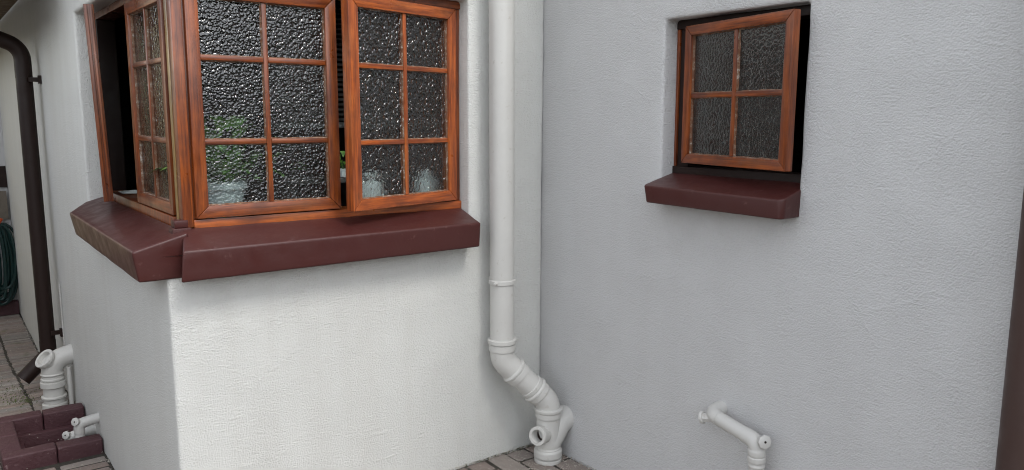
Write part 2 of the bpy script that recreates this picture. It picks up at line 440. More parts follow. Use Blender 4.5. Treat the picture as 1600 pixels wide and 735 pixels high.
# ------------------------------------------------------------------ house walls
def wall_mesh(name, path, inward, us, vs, hole, thick, mat, parent, amp=0.0022, bev=0.012, seed=0):
    """path: function u -> (point, inward offset direction); cells listed by us/vs; hole(u, v) cuts openings"""
    bm = bmesh.new(); F = {}; B = {}
    def vert(d, i, j, off):
        if (i, j) not in d:
            p, dirn = path(us[i]); z = vs[j]
            d[(i, j)] = bm.verts.new((p[0]+dirn[0]*off, p[1]+dirn[1]*off, z))
        return d[(i, j)]
    nu, nv = len(us)-1, len(vs)-1
    solid = [[not hole((us[i]+us[i+1])/2, (vs[j]+vs[j+1])/2) for j in range(nv)] for i in range(nu)]
    def isin(i, j): return 0 <= i < nu and 0 <= j < nv and solid[i][j]
    for i in range(nu):
        for j in range(nv):
            if not solid[i][j]: continue
            f = [vert(F, *q, 0) for q in ((i, j), (i+1, j), (i+1, j+1), (i, j+1))]
            b = [vert(B, *q, thick) for q in ((i, j), (i+1, j), (i+1, j+1), (i, j+1))]
            bm.faces.new(f); bm.faces.new(b[::-1])
            if not isin(i, j-1): bm.faces.new((f[1], f[0], b[0], b[1]))
            if not isin(i, j+1): bm.faces.new((f[3], f[2], b[2], b[3]))
            if not isin(i-1, j): bm.faces.new((f[0], f[3], b[3], b[0]))
            if not isin(i+1, j): bm.faces.new((f[2], f[1], b[1], b[2]))
    bm.normal_update()
    es = [e for e in bm.edges if len(e.link_faces) == 2 and e.calc_face_angle(0) > 0.6]
    bmesh.ops.bevel(bm, geom=es, offset=bev, segments=3, affect='EDGES', profile=0.5, clamp_overlap=True)
    bm.normal_update()
    for v in bm.verts:
        p = v.co+Vector((seed*3.1, 0, 0))
        d = noise.noise(p*2.1)*amp*1.5 + noise.noise(p*6.5)*amp*0.8 + noise.noise(p*17)*amp*0.35
        v.co += v.normal*d
    me = bpy.data.meshes.new(name); bm.to_mesh(me); bm.free()
    me.materials.append(mat)
    for p in me.polygons: p.use_smooth = True
    me.set_sharp_from_angle(angle=R(50))
    o = bpy.data.objects.new(name, me); COL.objects.link(o); o.parent = parent
    return o
def cuts(a, b, step, fixed):
    pts = sorted([a, b]+[f for f in fixed if a < f < b]); out = [pts[0]]
    for p, q in zip(pts, pts[1:]):
        k = max(1, int(round((q-p)/step)))
        out += [p+(q-p)*i/k for i in range(1, k+1)]
    return out
house = thing('house', (0, 0, 0), 'pale stucco house with an inner corner, downpipes and wooden windows', 'house')
CU = 5.9                      # u of the outer corner (the passage wall runs from y = 5.5 + .4)
def corner_path(u):
    if abs(u-CU) < 1e-6: return (-W, 0.0), (1.0, 1.0)
    if u < CU: return (-W, CU-u), (1.0, 0.0)
    return (-W+(u-CU), 0.0), (0.0, 1.0)
LY, FX, ZT, ZB = 1.375, -0.372, 1.850, 0.99
def corner_hole(u, v):
    return CU-LY < u < CU+W+FX and ZB < v < ZT
us = cuts(0.35, CU+W-0.001, 0.045, [CU-LY, CU, CU+W+FX])
vs = cuts(-0.45, 2.5, 0.045, [ZB, ZT])
wall_mesh('wall', corner_path, None, us, vs, corner_hole, 0.15, M['wall'], house, seed=1)['label'] = 'pale stucco wall wrapping the outer corner under the wide wooden window'
RY0, RY1, RZ0, RZ1 = 0.652, 1.196, 1.16, 1.745
def side_path(u): return (0.0, -u), (1.0, 0.0)
us = cuts(-0.14, 2.2, 0.045, [RY0, RY1]); vs = cuts(-0.06, 2.5, 0.045, [RZ0, RZ1])
wall_mesh('wall', side_path, None, us, vs, lambda u, v: RY0 < u < RY1 and RZ0 < v < RZ1, 0.15, M['wall_dimmed'], house, amp=0.003, seed=2)['label'] = 'pale stucco wall, coloured darker for its shade, holding the small four-pane window'
HP = Part(house)
mb = MB(); mb.box((-W+0.02, 0.02, 2.5), (4.2, 6.1, 2.6)); mb.box((-0.06, -2.26, 2.5), (4.2, 0.018, 2.6)); HP(mb, 'roof', M['roof'])
mb = MB(); mb.box((-1.98, 1.60, 2.12), (-W-0.012, 5.49, 2.15)); HP(mb, 'soffit', M['soffit'])
mb = MB(); mb.box((-2.02, 1.58, 1.90), (-1.983, 5.49, 2.28)); HP(mb, 'shading_fascia', M['brown'])  # unseen board, hung extra low to shade the upper passage wall
mb = MB()
mb.box((-1.30, 4.2, -0.3), (4.0, 4.3, 2.49)); mb.box((2.6, -2.19, -0.3), (2.7, 4.19, 2.49)); mb.box((0.151, -2.2, 0), (2.59, -2.1, 2.49)); mb.box((0.18, 0.17, 0), (0.24, 4.19, 2.49))
mb.box((0.25, 0.17, 0), (2.59, 0.23, 2.49))
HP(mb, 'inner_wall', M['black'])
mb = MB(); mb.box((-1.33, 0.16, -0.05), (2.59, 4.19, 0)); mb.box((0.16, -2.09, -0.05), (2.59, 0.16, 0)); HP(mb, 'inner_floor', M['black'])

# ------------------------------------------------------------------ windows
ZS0, ZS1 = 1.090, 1.820
def make_sash(parent, base, hinge, angle, axis, width, z0, z1, bars_z, ncol, tone, glass, st=0.040, th=0.040, side=1):
    """sash in local coords: X along the sash from the hinge, Y = thickness (0 outer face .. th), origin at hinge foot"""
    wv, wh = WOOD[tone]
    h = z1-z0; mb = MB()
    # mitred members
    def quad_prism(p, mi):
        mb.hexa([(x, 0, z) for x, z in p][:0] or [(p[0][0], 0, p[0][1]), (p[1][0], 0, p[1][1]), (p[1][0], th, p[1][1]), (p[0][0], th, p[0][1]),
                 (p[3][0], 0, p[3][1]), (p[2][0], 0, p[2][1]), (p[2][0], th, p[2][1]), (p[3][0], th, p[3][1])], mi)
    e = 0.0006
    quad_prism([(0, e), (st, st+e), (st, h-st-e), (0, h-e)], 0)
    quad_prism([(width-st, st+e), (width, e), (width, h-e), (width-st, h-st-e)], 0)
    quad_prism([(e, 0), (width-e, 0), (width-st-e, st), (st+e, st)], 1)
    quad_prism([(st+e, h-st), (width-st-e, h-st), (width-e, h), (e, h)], 1)
    if side < 0: mb.v = [(-x, y, z) for x, y, z in mb.v]; mb.f = [f[::-1] for f in mb.f]
    o = mb.build('sash', [wv, wh], parent, 0.0025)
    o.location = Vector((*hinge, z0))-base; o.rotation_euler = (0, 0, angle)
    bw = 0.016
    xe = [st] + [st+(width-2*st)*i/ncol for i in range(1, ncol)] + [width-st]
    ze = [st] + [b-z0 for b in bars_z] + [h-st]
    sx = side
    def part(m, name, mat, bev=0.0):
        if sx < 0: m.v = [(-x, y, z) for x, y, z in m.v]; m.f = [f[::-1] for f in m.f]
        return m.build(name, mat, o, bev)
    for x in xe[1:-1]:
        m_ = MB(); m_.box((x-bw/2, 0.006, st+0.0005), (x+bw/2, th-0.006, h-st-0.0005)); part(m_, 'glazing_bar', wv, 0.003)
    for zc in ze[1:-1]:
        for a, b in zip(xe, xe[1:]):
            m_ = MB(); l0 = a+(bw/2 if a > st else 0)+0.0005; l1 = b-(bw/2 if b < width-st else 0)-0.0005
            m_.box((l0, 0.007, zc-bw/2), (l1, th-0.007, zc+bw/2)); part(m_, 'glazing_bar', wh, 0.003)
    put = MB()
    for i in range(ncol):
        for k in range(len(ze)-1):
            x0 = xe[i]+(bw/2 if i else 0); x1 = xe[i+1]-(bw/2 if i < ncol-1 else 0)
            z_0 = ze[k]+(bw/2 if k else 0); z_1 = ze[k+1]-(bw/2 if k < len(ze)-2 else 0)
            m_ = MB(); m_.box((x0-0.002, 0.018, z_0-0.002), (x1+0.002, 0.022, z_1+0.002)); part(m_, 'pane', glass)
            t_ = 0.0040
            rnd = random.Random(int(1000*x0+77*k+hinge[0]*991))
            def bead(ax, fixed, a, b, inward):
                n = max(3, int((b-a)/0.012)); prof = [t_*rnd.uniform(0.45, 1.1) for _ in range(n+1)]
                for q in range(n):
                    s0, s1 = a+(b-a)*q/n, a+(b-a)*(q+1)/n
                    i0, i1 = fixed+inward*prof[q], fixed+inward*prof[q+1]
                    if ax == 'z': p = [(fixed, 0.0105, s0), (i0, 0.0178, s0), (fixed, 0.0178, s0), (fixed, 0.0105, s1), (i1, 0.0178, s1), (fixed, 0.0178, s1)]
                    else: p = [(s0, 0.0105, fixed), (s0, 0.0178, i0), (s0, 0.0178, fixed), (s1, 0.0105, fixed), (s1, 0.0178, i1), (s1, 0.0178, fixed)]
                    put.add(p, [(0, 1, 4, 3), (0, 3, 5, 2), (1, 2, 5, 4)])
            bead('z', x0, z_0, z_1, 1); bead('z', x1, z_0, z_1, -1)
            bead('x', z_0, x0, x1, 1); bead('x', z_1, x0, x1, -1)
    tag(part(put, 'putty', M['putty']), kind='stuff')
    return o

# corner window
WB = Vector((-1.40, 0.08, 1.05))
cw = thing('corner_window', WB, 'large corner window of varnished wood with four six-pane casements under a pale wall', 'window')
CP = Part(cw)
wv, wh = WOOD['sunlit']
mb = MB()
mb.box((-1.426, 0.060, 1.062), (-1.394, 0.104, 1.86)); mb.box((-1.415, 0.1045, 1.062), (-1.35, 0.118, 1.86))
CP(mb, 'corner_post', WOOD['mid'][0], bevel=0.002)
mb = MB(); mb.box((-1.424, 0.1185, 1.062), (-1.35, 0.150, 1.86)); mb.box((-1.418, 0.1505, 1.062), (-1.352, 0.175, 1.86)); CP(mb, 'jamb', M['olive'], bevel=0.002)
mb = MB(); mb.box((-1.393, 0.068, 1.086), (-1.35, 0.104, 1.822)); CP(mb, 'jamb', WOOD['dull'][0], bevel=0.002)
mb = MB(); mb.box((-0.402, 0.068, 1.086), (-0.362, 0.145, 1.822)); CP(mb, 'jamb', WOOD['dull'][0], bevel=0.002)
mb = MB(); mb.box((-1.3935, 0.056, 1.045), (-0.360, 0.150, 1.0855)); CP(mb, 'bottom_rail', wh, bevel=0.002)
mb = MB(); mb.box((-1.3935, 0.060, 1.8225), (-0.360, 0.150, 1.862)); CP(mb, 'head_rail', WOOD['dull'][1], bevel=0.002)
mb = MB(); mb.box((-1.428, 0.1755, 1.040), (-1.352, 1.36, 1.0855)); CP(mb, 'bottom_rail', WOOD['mid'][0], bevel=0.002)
mb = MB(); mb.box((-1.424, 0.1755, 1.8225), (-1.352, 1.36, 1.862)); CP(mb, 'head_rail', WOOD['dull'][0], bevel=0.002)
mb = MB(); mb.box((-1.424, 1.285, 1.086), (-1.352, 1.37, 1.822)); CP(mb, 'jamb', M['brown'], bevel=0.002)
mb = MB(); mb.box((-1.462, 0.045, 1.030), (-1.405, 0.100, 1.064)); mb.box((-1.455, 0.052, 1.0645), (-1.412, 0.098, 1.088)); CP(mb, 'corner_block', M['sill'], bevel=0.004)
BZ = (1.333, 1.598)
make_sash(cw, WB, (-1.388, 0.046), 0, 'x', 0.498, ZS0, ZS1, BZ, 2, 'mid', M['glass'])
TB = R(13.5)
make_sash(cw, WB, (-0.395, 0.052), TB, 'x', 0.516, ZS0, ZS1, (1.325, 1.588), 2, 'sunlit', M['glass_open'], st=0.040, side=-1)
# near sash of the passage side: hinged beside the post, a few degrees open
make_sash(cw, WB, (-1.424, 0.186), R(-90)+R(0.6), 'y', 0.505, ZS0, ZS1, BZ, 2, 'mid', M['glass_side'], side=-1)
# far sash of the passage side: hinged at the far jamb, seen along its edge
a2 = math.atan2(0.760-1.245, -1.533+1.450)
far = make_sash(cw, WB, (-1.450, 1.245), a2, 'y', 0.487, ZS0, ZS1, BZ, 2, 'dull', M['glass'], side=1, th=0.034)
far.rotation_euler = (0.027, 0, a2)
for i_, (ya, yb) in enumerate(((0.0045, 0.0125), (0.0195, 0.0275))):
    mb = MB(); mb.box((0.4875, ya, 0.002), (0.4935, yb, ZS1-ZS0-0.002)); mb.build('edge_bead', WOOD['dull'][0], far, 0.0015)
# sills of the corner window
def sill_mesh(top, bot, ztops, zbots):
    """top/bot: outlines ccw (same count); one solid"""
    n = len(top); mb = MB()
    mb.add([(x, y, z) for (x, y), z in zip(bot, zbots)]+[(x, y, z) for (x, y), z in zip(top, ztops)],
           [tuple(reversed(range(n))), tuple(range(n, 2*n))]+[(i, (i+1) % n, n+(i+1) % n, n+i) for i in range(n)])
    return mb
def roughen(o, amp, sub=4):
    bm = bmesh.new(); bm.from_mesh(o.data)
    bmesh.ops.triangulate(bm, faces=[f for f in bm.faces if len(f.verts) > 4])
    for _ in range(sub):
        es = [e for e in bm.edges if e.calc_length() > 0.035]
        if not es: break
        bmesh.ops.subdivide_edges(bm, edges=es, cuts=1, use_grid_fill=True)
    bm.normal_update()
    for v in bm.verts:
        p = v.co+o.location
        v.co += v.normal*(noise.noise(p*14)*amp+noise.noise(p*45)*amp*0.5)
    bm.to_mesh(o.data); bm.free()
    for p in o.data.polygons: p.use_smooth = True
    o.data.set_sharp_from_angle(angle=R(60))
mb = sill_mesh([(-1.472, -0.100), (-0.385, -0.100), (-0.376, 0.055), (-1.43, 0.055)], [(-1.482, -0.100), (-0.391, -0.100), (-0.377, 0.055), (-1.43, 0.055)],
               [1.014, 1.014, 1.058, 1.062], [0.918, 0.922, 0.922, 0.918])
o = CP(mb, 'sill', M['sill'], bevel=0.008, seg=3); roughen(o, 0.0013)
mb = sill_mesh([(-1.596, 1.190), (-1.596, -0.014), (-1.43, -0.010), (-1.43, 1.372), (-1.505, 1.372)], [(-1.578, 1.180), (-1.582, -0.012), (-1.43, -0.008), (-1.43, 1.37), (-1.505, 1.36)],
               [1.012, 1.012, 1.057, 1.057, 1.036], [0.915]*5)
o = CP(mb, 'sill', M['sill'], bevel=0.008, seg=3); roughen(o, 0.0013)

# small window in the shaded wall
RB = Vector((0.08, -0.92, 1.2))
sw = thing('small_window', RB, 'small four-pane wooden window standing ajar in the shaded wall above a short sill', 'window')
SP = Part(sw)
dwv, dwh = WOOD['mid']
mb = MB(); mb.box((0.066, -0.662, 1.245), (0.145, -0.646, 1.716)); SP(mb, 'jamb', dwv, bevel=0.002)
mb = MB(); mb.box((0.072, -0.712, 1.245), (0.145, -0.6625, 1.716)); SP(mb, 'jamb', M['brown'], bevel=0.002)
mb = MB(); mb.box((0.066, -1.202, 1.245), (0.145, -1.172, 1.716)); SP(mb, 'jamb', dwv, bevel=0.002)
mb = MB(); mb.box((0.064, -1.204, 1.7165), (0.147, -0.644, 1.755)); SP(mb, 'head_rail', M['brown'], bevel=0.002)
mb = MB(); mb.box((0.060, -1.204, 1.195), (0.147, -0.644, 1.2445)); SP(mb, 'bottom_rail', M['brown'], bevel=0.002)
t12 = R(12.0)
make_sash(sw, RB, (0.046, -0.702), math.atan2(-math.cos(t12), -math.sin(t12)), 'y', 0.498, 1.259, 1.722, (1.489,), 2, 'mid', M['glass_small'], st=0.032, th=0.026)
mb = sill_mesh([(-0.100, -0.668), (-0.100, -1.200), (-0.082, -1.212), (0.07, -1.200), (0.07, -0.650), (-0.085, -0.660)], [(-0.100, -0.684), (-0.100, -1.204), (-0.085, -1.212), (0.07, -1.200), (0.07, -0.655), (-0.085, -0.668)],
               [1.184, 1.180, 1.184, 1.222, 1.222, 1.188], [1.126, 1.122, 1.122, 1.122, 1.126, 1.126])
o = SP(mb, 'sill', M['sill'], bevel=0.006, seg=3); roughen(o, 0.0011)

# ------------------------------------------------------------------ front downpipe and gully fitting in the inner corner
fd = thing('downpipe', (-0.10, -0.165, 0), 'pale painted downpipe kinking into a drain fitting in the inner corner', 'drainpipe')
FP = Part(fd)
r = 0.049
ax = Vector((-0.270, -0.079, 0)); bx = Vector((-0.094, -0.163, 0))
FP(ringed([ax+Vector((-0.006, 0, 2.49)), ax+Vector((0, 0, 0.50))], r, [], step=0.05), 'pipe', M['pipe'])
# strap bracket
p0 = ax+Vector((0, 0, 0.768)); mb = MB(); mb.sweep([p0-Vector((0, 0, .010)), p0-Vector((0, 0, .007)), p0+Vector((0, 0, .007)), p0+Vector((0, 0, .010))], [r+.0005, r+.005, r+.005, r+.0005], 28)
mb.box((ax.x-0.012, ax.y+r-0.004, 0.760), (ax.x+0.012, 0.003, 0.776))
br = FP(mb, 'pipe_bracket', M['pipe'])
mb = MB(); dv = Vector((-0.9, -0.45, 0)).normalized()
mb.sweep([p0+dv*(r+.002), p0+dv*(r+.016)], [.008, .007], 10)
mb.sweep([p0+dv*(r+.0165)+Vector((0.004, 0, 0)), p0+dv*(r+.020)], [.0045, .0045], 6); FP(mb, 'bolt', M['pipe'], br)
# elbows
zA, zB = 0.445, 0.252
A0, A1, B0, B1 = ax+Vector((0, 0, 0.535)), ax+Vector((0, 0, zA)), bx+Vector((0, 0, zB)), bx+Vector((0, 0, 0.16))
path = fillet([A0, A1, B0, B1], [0.075, 0.075], 10)
L = sum((b-a).length for a, b in zip(path, path[1:]))
Lm = (A0-A1).length
# split the path into three fittings
def cut_path(path, a, b):
    out = []; s = 0
    P_ = resample(path, 0.003)
    for i, q in enumerate(P_):
        if i: s += (q-P_[i-1]).length
        if a-1e-6 <= s <= b+1e-6: out.append(q)
    return out
c1, c2 = L*0.40, L*0.60
FP(ringed(cut_path(path, 0, c1+0.012), r, [(0.0, 0.020, .010), (0.020, 0.052, .005), (c1-0.030, c1-0.016, .0085), (c1-0.016, c1+0.012, .005)]), 'elbow', M['pipe'])
FP(ringed(cut_path(path, c1, c2), r, []), 'pipe_section', M['pipe'])
rest_l = L-c2
FP(ringed(cut_path(path, c2-0.02, L), r, [(0.0, 0.022, .004), (0.022, 0.036, .0085), (0.036, 0.060, .004)]), 'elbow', M['pipe'])
# branch fitting: body, boss with open mouth, branch into the wall, foot
FP(ringed([bx+Vector((0, 0, 0.232)), bx+Vector((0, 0, 0.045))], r, [(0.0, 0.018, .011), (0.018, 0.045, .005)]), 'branch_body', M['pipe'])
FP(ringed([bx+Vector((0, 0, 0.062)), bx+Vector((0, 0, -0.005))], r, [(0.0, 0.012, .004), (0.010, 0.045, .010), (0.048, 0.067, .008)]), 'foot_socket', M['pipe'])
mdir = Vector((-0.93, -0.33, 0.18)).normalized(); c0 = bx+Vector((0, 0, 0.118))
mb = MB(); q = [(0.0, .036), (0.066, .036), (0.070, .037), (0.074, .0395), (0.086, .0395), (0.090, .038), (0.0902, .027), (0.088, .0255), (0.045, .0255)]
mb.sweep([c0+mdir*s for s, _ in q], [x for _, x in q], 28, cap=False, axis=mdir)
mth = FP(mb, 'inspection_mouth', M['pipe'])
mb = MB(); mb.sweep([c0+mdir*0.046, c0+mdir*0.0465], [0.0252, 0.0252], 20); FP(mb, 'mouth_disc', M['brown'], mth)  # dark disc standing in for the shade inside the open mouth
path = fillet([c0+Vector((0, 0, -0.045)), c0+Vector((0.062, 0.0, 0.035)), c0+Vector((0.11, 0.0, 0.048))], 0.05, 8)
FP(ringed(path, 0.051, [(0.0, 0.0, 0)]), 'branch_arm', M['pipe'])

# ------------------------------------------------------------------ small waste pipe on the shaded wall
sp = thing('waste_pipe', (-0.06, -1.15, 0), 'short white waste pipe with two plugs low on the shaded wall', 'waste pipe')
WP = Part(sp)
rr = 0.0235
path = fillet([(0.02, -0.955, 0.452), (-0.058, -0.958, 0.446), (-0.062, -1.145, 0.412), (-0.062, -1.152, -0.01)], [0.032, 0.030], 8)
Ls = [0.0]
P_ = resample(path, 0.004)
Ltot = sum((b-a).length for a, b in zip(P_, P_[1:]))
sA, sB = 0.105, 0.215
WP(ringed(cut_path(path, 0, sA), rr+0.0015, []), 'elbow', M['pipe'])
WP(ringed(cut_path(path, sA-0.004, sB), rr, []), 'pipe', M['pipe'])
WP(ringed(cut_path(path, sB-0.01, sB+0.098), rr+0.002, [(0.066, 0.086, .0025), (0.089, 0.108, .003)]), 'elbow', M['pipe'])
WP(ringed(cut_path(path, sB+0.085, 99), rr, [(0.02, 0.03, .003)], step=0.02), 'pipe', M['pipe'])
def plug(part, c, d, r_, name='plug'):
    d = Vector(d).normalized(); c = Vector(c); mb = MB()
    mb.sweep([c-d*0.03, c, c+d*0.001, c+d*0.003, c+d*0.010, c+d*0.012], [r_*0.75, r_*0.75, r_*1.0, r_*1.06, r_*1.06, r_*0.9], 8)
    o = part(mb, name, M['pipe'])
    mb = MB(); mb.sweep([c+d*0.0115, c+d*0.0128], [r_*0.2, r_*0.2], 6); part(mb, 'plug_hole', M['brown'], o)  # dark disc painted as the shade in the plug's hole
plug(WP, (-0.066, -0.938, 0.427), (-0.25, 1, -0.22), 0.0205)
plug(WP, (-0.068, -1.172, 0.424), (-0.45, -0.85, 0.22), 0.0205)

# ------------------------------------------------------------------ brown downpipes
def bracket(part, c, r_, wall):
    mb = MB(); c = Vector(c)
    mb.sweep([c-Vector((0, 0, .015)), c+Vector((0, 0, .015))], [r_+.004]*2, 24); return part(mb, 'pipe_bracket', M['brown'])
bd = thing('brown_downpipe', (-1.568, 2.69, -0.2), 'dark brown downpipe with a swan neck and kicked-out shoe on the passage wall', 'drainpipe', 'brown downpipes')
BP = Part(bd)
BP(ringed([Vector((-1.572, 2.69, 0.06)), Vector((-1.572, 2.69, 1.66))], 0.042, [], step=0.1), 'pipe', M['brown'])
path = fillet([(-1.572, 2.69, 1.62), (-1.572, 2.69, 1.79), (-1.76, 2.69, 1.865), (-2.077, 2.69, 1.885), (-2.077, 2.69, 1.94)], [0.10, 0.1, 0.1], 8)
BP(ringed(path, 0.043, [], step=0.02), 'swan_neck', M['brown'])
path = fillet([(-1.572, 2.69, 0.10), (-1.572, 2.69, 0.02), (-1.715, 2.66, -0.105)], 0.05, 8)
mb = MB(); P_ = resample(path, 0.02); mb.sweep(P_, 0.0435, 24, cap=False); BP(mb, 'shoe', M['brown'])
mb = MB(); mb.box((-1.556, 2.640, 0.14), (-1.497, 2.628, 0.165)); mb.box((-1.512, 2.60, 0.13), (-1.499, 2.64, 0.175)); BP(mb, 'pipe_bracket', M['brown'])
mb = MB(); mb.box((-1.556, 2.640, 1.60), (-1.497, 2.628, 1.625)); mb.box((-1.512, 2.60, 1.59), (-1.499, 2.64, 1.635)); BP(mb, 'pipe_bracket', M['brown'])
# thin cable beside it
mb = MB(); mb.sweep([(-1.500, 2.53, -0.19), (-1.502, 2.56, 0.1), (-1.501, 2.565, 0.45)], 0.0028, 8)
tag(mb.build('cable', M['pipe']), 'thin pale cable running down the passage wall beside the brown downpipe', 'cable')
gt = MB(); 
gt.box((-2.130, 1.58, 1.935), (-2.024, 5.49, 1.945)); gt.box((-2.130, 1.58, 1.9455), (-2.122, 5.49, 2.045)); gt.box((-2.032, 1.58, 1.9455), (-2.024, 5.49, 2.045))
HP(gt, 'gutter', M['brown'])
# right edge
rd = thing('brown_downpipe', (-0.07, -1.87, 0), 'dark brown downpipe cut off by the right edge beside the shaded wall', 'drainpipe', 'brown downpipes')
RP = Part(rd)
px, py = -0.062, -1.865
RP(ringed([Vector((px, py, -0.01)), Vector((px, py, 2.49))], 0.048, [], step=0.1), 'pipe', M['brown_worn'])
bracket(RP, (px, py, 2.0), 0.048, 0); bracket(RP, (px, py, 0.25), 0.048, 0)

# ------------------------------------------------------------------ soil pipe bend and basin on the passage wall
so = thing('soil_pipe_bend', (-1.595, 2.33, -0.19), 'stubby white ribbed soil pipe bend with an open mouth against the passage wall', 'drainpipe')
OP = Part(so)
cx_, cy_ = -1.597, 2.33
base_z = g(cx_, cy_)-0.01
OP(ringed([Vector((cx_, cy_, base_z)), Vector((cx_, cy_, 0.035))], 0.053, [(0.0, 0.035, .010), (0.062, 0.078, .011), (0.125, 0.160, .011), (0.165, 0.180, .006), (0.195, 0.206, .006)]), 'ribbed_socket', M['pipe'])
path = fillet([(cx_, cy_, 0.0), (cx_, cy_, 0.072), (-1.47, cy_, 0.100)], 0.075, 10)
OP(ringed(path, 0.054, []), 'elbow', M['pipe'])
md = Vector((-0.62, -0.28, 0.62)).normalized(); mc = Vector((cx_+0.012, cy_, 0.050))
q = [(0.0, .046), (0.050, .046), (0.054, .054), (0.070, .056), (0.074, .054), (0.0742, .040), (0.070, .038), (0.02, .038)]
mb = MB(); mb.sweep([mc+md*s for s, _ in q], [x for _, x in q], 28, cap=False, axis=md)
mth = OP(mb, 'inspection_mouth', M['pipe'])
mb = MB(); mb.sweep([mc+md*0.048, mc+md*0.0485], [.0378]*2, 20); OP(mb, 'mouth_disc', M['pipe'], mth)
mb = MB(); mb.sweep(resample([Vector((-1.520, 2.30, -0.2)), Vector((-1.520, 2.30, 0.03))], 0.03), 0.012, 12); OP(mb, 'mortar_strip', M['pipe'])  # rough mortar strip beside the bend, built as a thin tube

# basin of painted bricks
bs = thing('drain_basin', (-1.69, 1.75, -0.18), 'low maroon painted brick kerb framing a drain gully by the passage wall', 'drain gully')
DP = Part(bs)
x0, x1, y0, y1 = -1.905, -1.500, 1.455, 2.055
def kerb(xa, ya, xb, yb, z0=-0.36, z1=-0.102, name='brick'):
    mb = MB(); mb.box((xa+.0015, ya+.0015, z0), (xb-.0015, yb-.0015, z1+random.uniform(-.004, .003)))
    o = DP(mb, name, M['kerb'], bevel=0.009, seg=3); roughen(o, 0.0025)
kw = 0.085
xm = -1.69
kerb(x0, y0, xm, y0+kw); kerb(xm, y0, x1, y0+kw)
kerb(x0, y1-kw, xm, y1); kerb(xm, y1-kw, x1, y1)
ym = (y0+y1)/2
kerb(x0, y0+kw, x0+kw, ym); kerb(x0, ym, x0+kw, y1-kw)
mb = MB(); mb.box((x0+kw, y0+kw, -0.37), (x1, y1-kw, -0.345)); mb.box((x0+kw+.001, y1-kw-0.035, -0.3445), (x1, y1-kw-.001, -0.185)); mb.box((x0+kw+.001, y0+kw+.001, -0.3445), (x0+kw+0.03, y1-kw-.036, -0.20)); DP(mb, 'gully_floor', M['kerb'], bevel=0.004)
# two waste pipes discharging into it
def wastes(loc, label, y_, z_, L_, r_):
    t = thing('waste_pipe', (-1.5, y_, z_), label, 'waste pipe', 'waste pipes over the gully'); T = Part(t)
    path = fillet([(-1.47, y_, z_), (-1.5-L_, y_, z_-0.012), (-1.5-L_, y_, z_-0.16)], 0.028, 8)
    T(ringed(path, r_, [(0.02, 0.065, .002), (0.03+L_-0.05, 0.03+L_+0.04, .0022)]), 'pipe', M['pipe'])
    plug(T, (-1.5-L_-r_*0.55, y_-r_*0.6, z_+r_*0.15), (-0.7, -0.65, 0.30), 0.019)
wastes(0, 'upper white waste pipe with a round plug emptying into the maroon gully', 1.56, -0.032, 0.082, 0.022)
wastes(0, 'lower white waste pipe half hidden behind the upper one in the gully', 1.68, -0.132, 0.112, 0.022)

# ------------------------------------------------------------------ far end of the passage
bw = thing('end_wall', (-2.3, 5.5, -0.3), 'dim wall closing the far end of the passage', 'wall')
EP = Part(bw)
mb = MB(); mb.box((-1.749, 5.50, -0.35), (-1.497, 5.62, 2.105)); EP(mb, 'wall', M['wall_dimmed'])
mb = MB(); mb.box((-4.2, 5.50, -0.35), (-1.7495, 5.62, 2.7)); EP(mb, 'wall', M['cream'])
mb = MB(); mb.box((-4.2, 5.44, -0.33), (-1.500, 5.497, -0.20)); EP(mb, 'plinth', M['kerb'])
mb = MB(); mb.box((-4.2, 5.475, 0.80), (-1.500, 5.498, 0.98)); EP(mb, 'rail', M['brown'])
mb = MB(); mb.box((-2.0, 5.43, 0.53), (-1.515, 5.465, 0.77)); bo = mb.build('wooden_board', M['board'], None, 0.003)
tag(bo, 'grey weathered board fixed above the hose at the end of the passage', 'board')
hz = thing('garden_hose', (-1.65, 5.38, -0.2), 'dark green garden hose hanging in long loops at the passage end', 'hose')
ZP = Part(hz)
mb = MB(); pts = []
rnd = random.Random(3)
for k in range(18):
    ww = rnd.uniform(0.02, 0.15); hh = rnd.uniform(0.26, 0.355); dx = rnd.uniform(-.02, .02); zc = 0.50-hh
    for i in range(24):
        a = math.pi/2-2*math.pi*i/24
        pts.append(Vector((-1.62+dx+ww*math.copysign(abs(math.cos(a))**0.75, math.cos(a)), 5.395-0.006*k-0.01*rnd.random(), zc+hh*math.sin(a))))
mb.sweep(pts, 0.0115, 8); ZP(mb, 'hose', M['hose'])
mb = MB(); mb.sweep([(-1.60, 5.34, 0.50), (-1.575, 5.33, 0.545)], [.013, .015], 10); ZP(mb, 'connector', M['orange'])
mb = MB(); mb.sweep([(-1.62, 5.46, 0.52), (-1.62, 5.30, 0.505), (-1.62, 5.29, 0.53)], .010, 8); ZP(mb, 'hook', M['metal'])

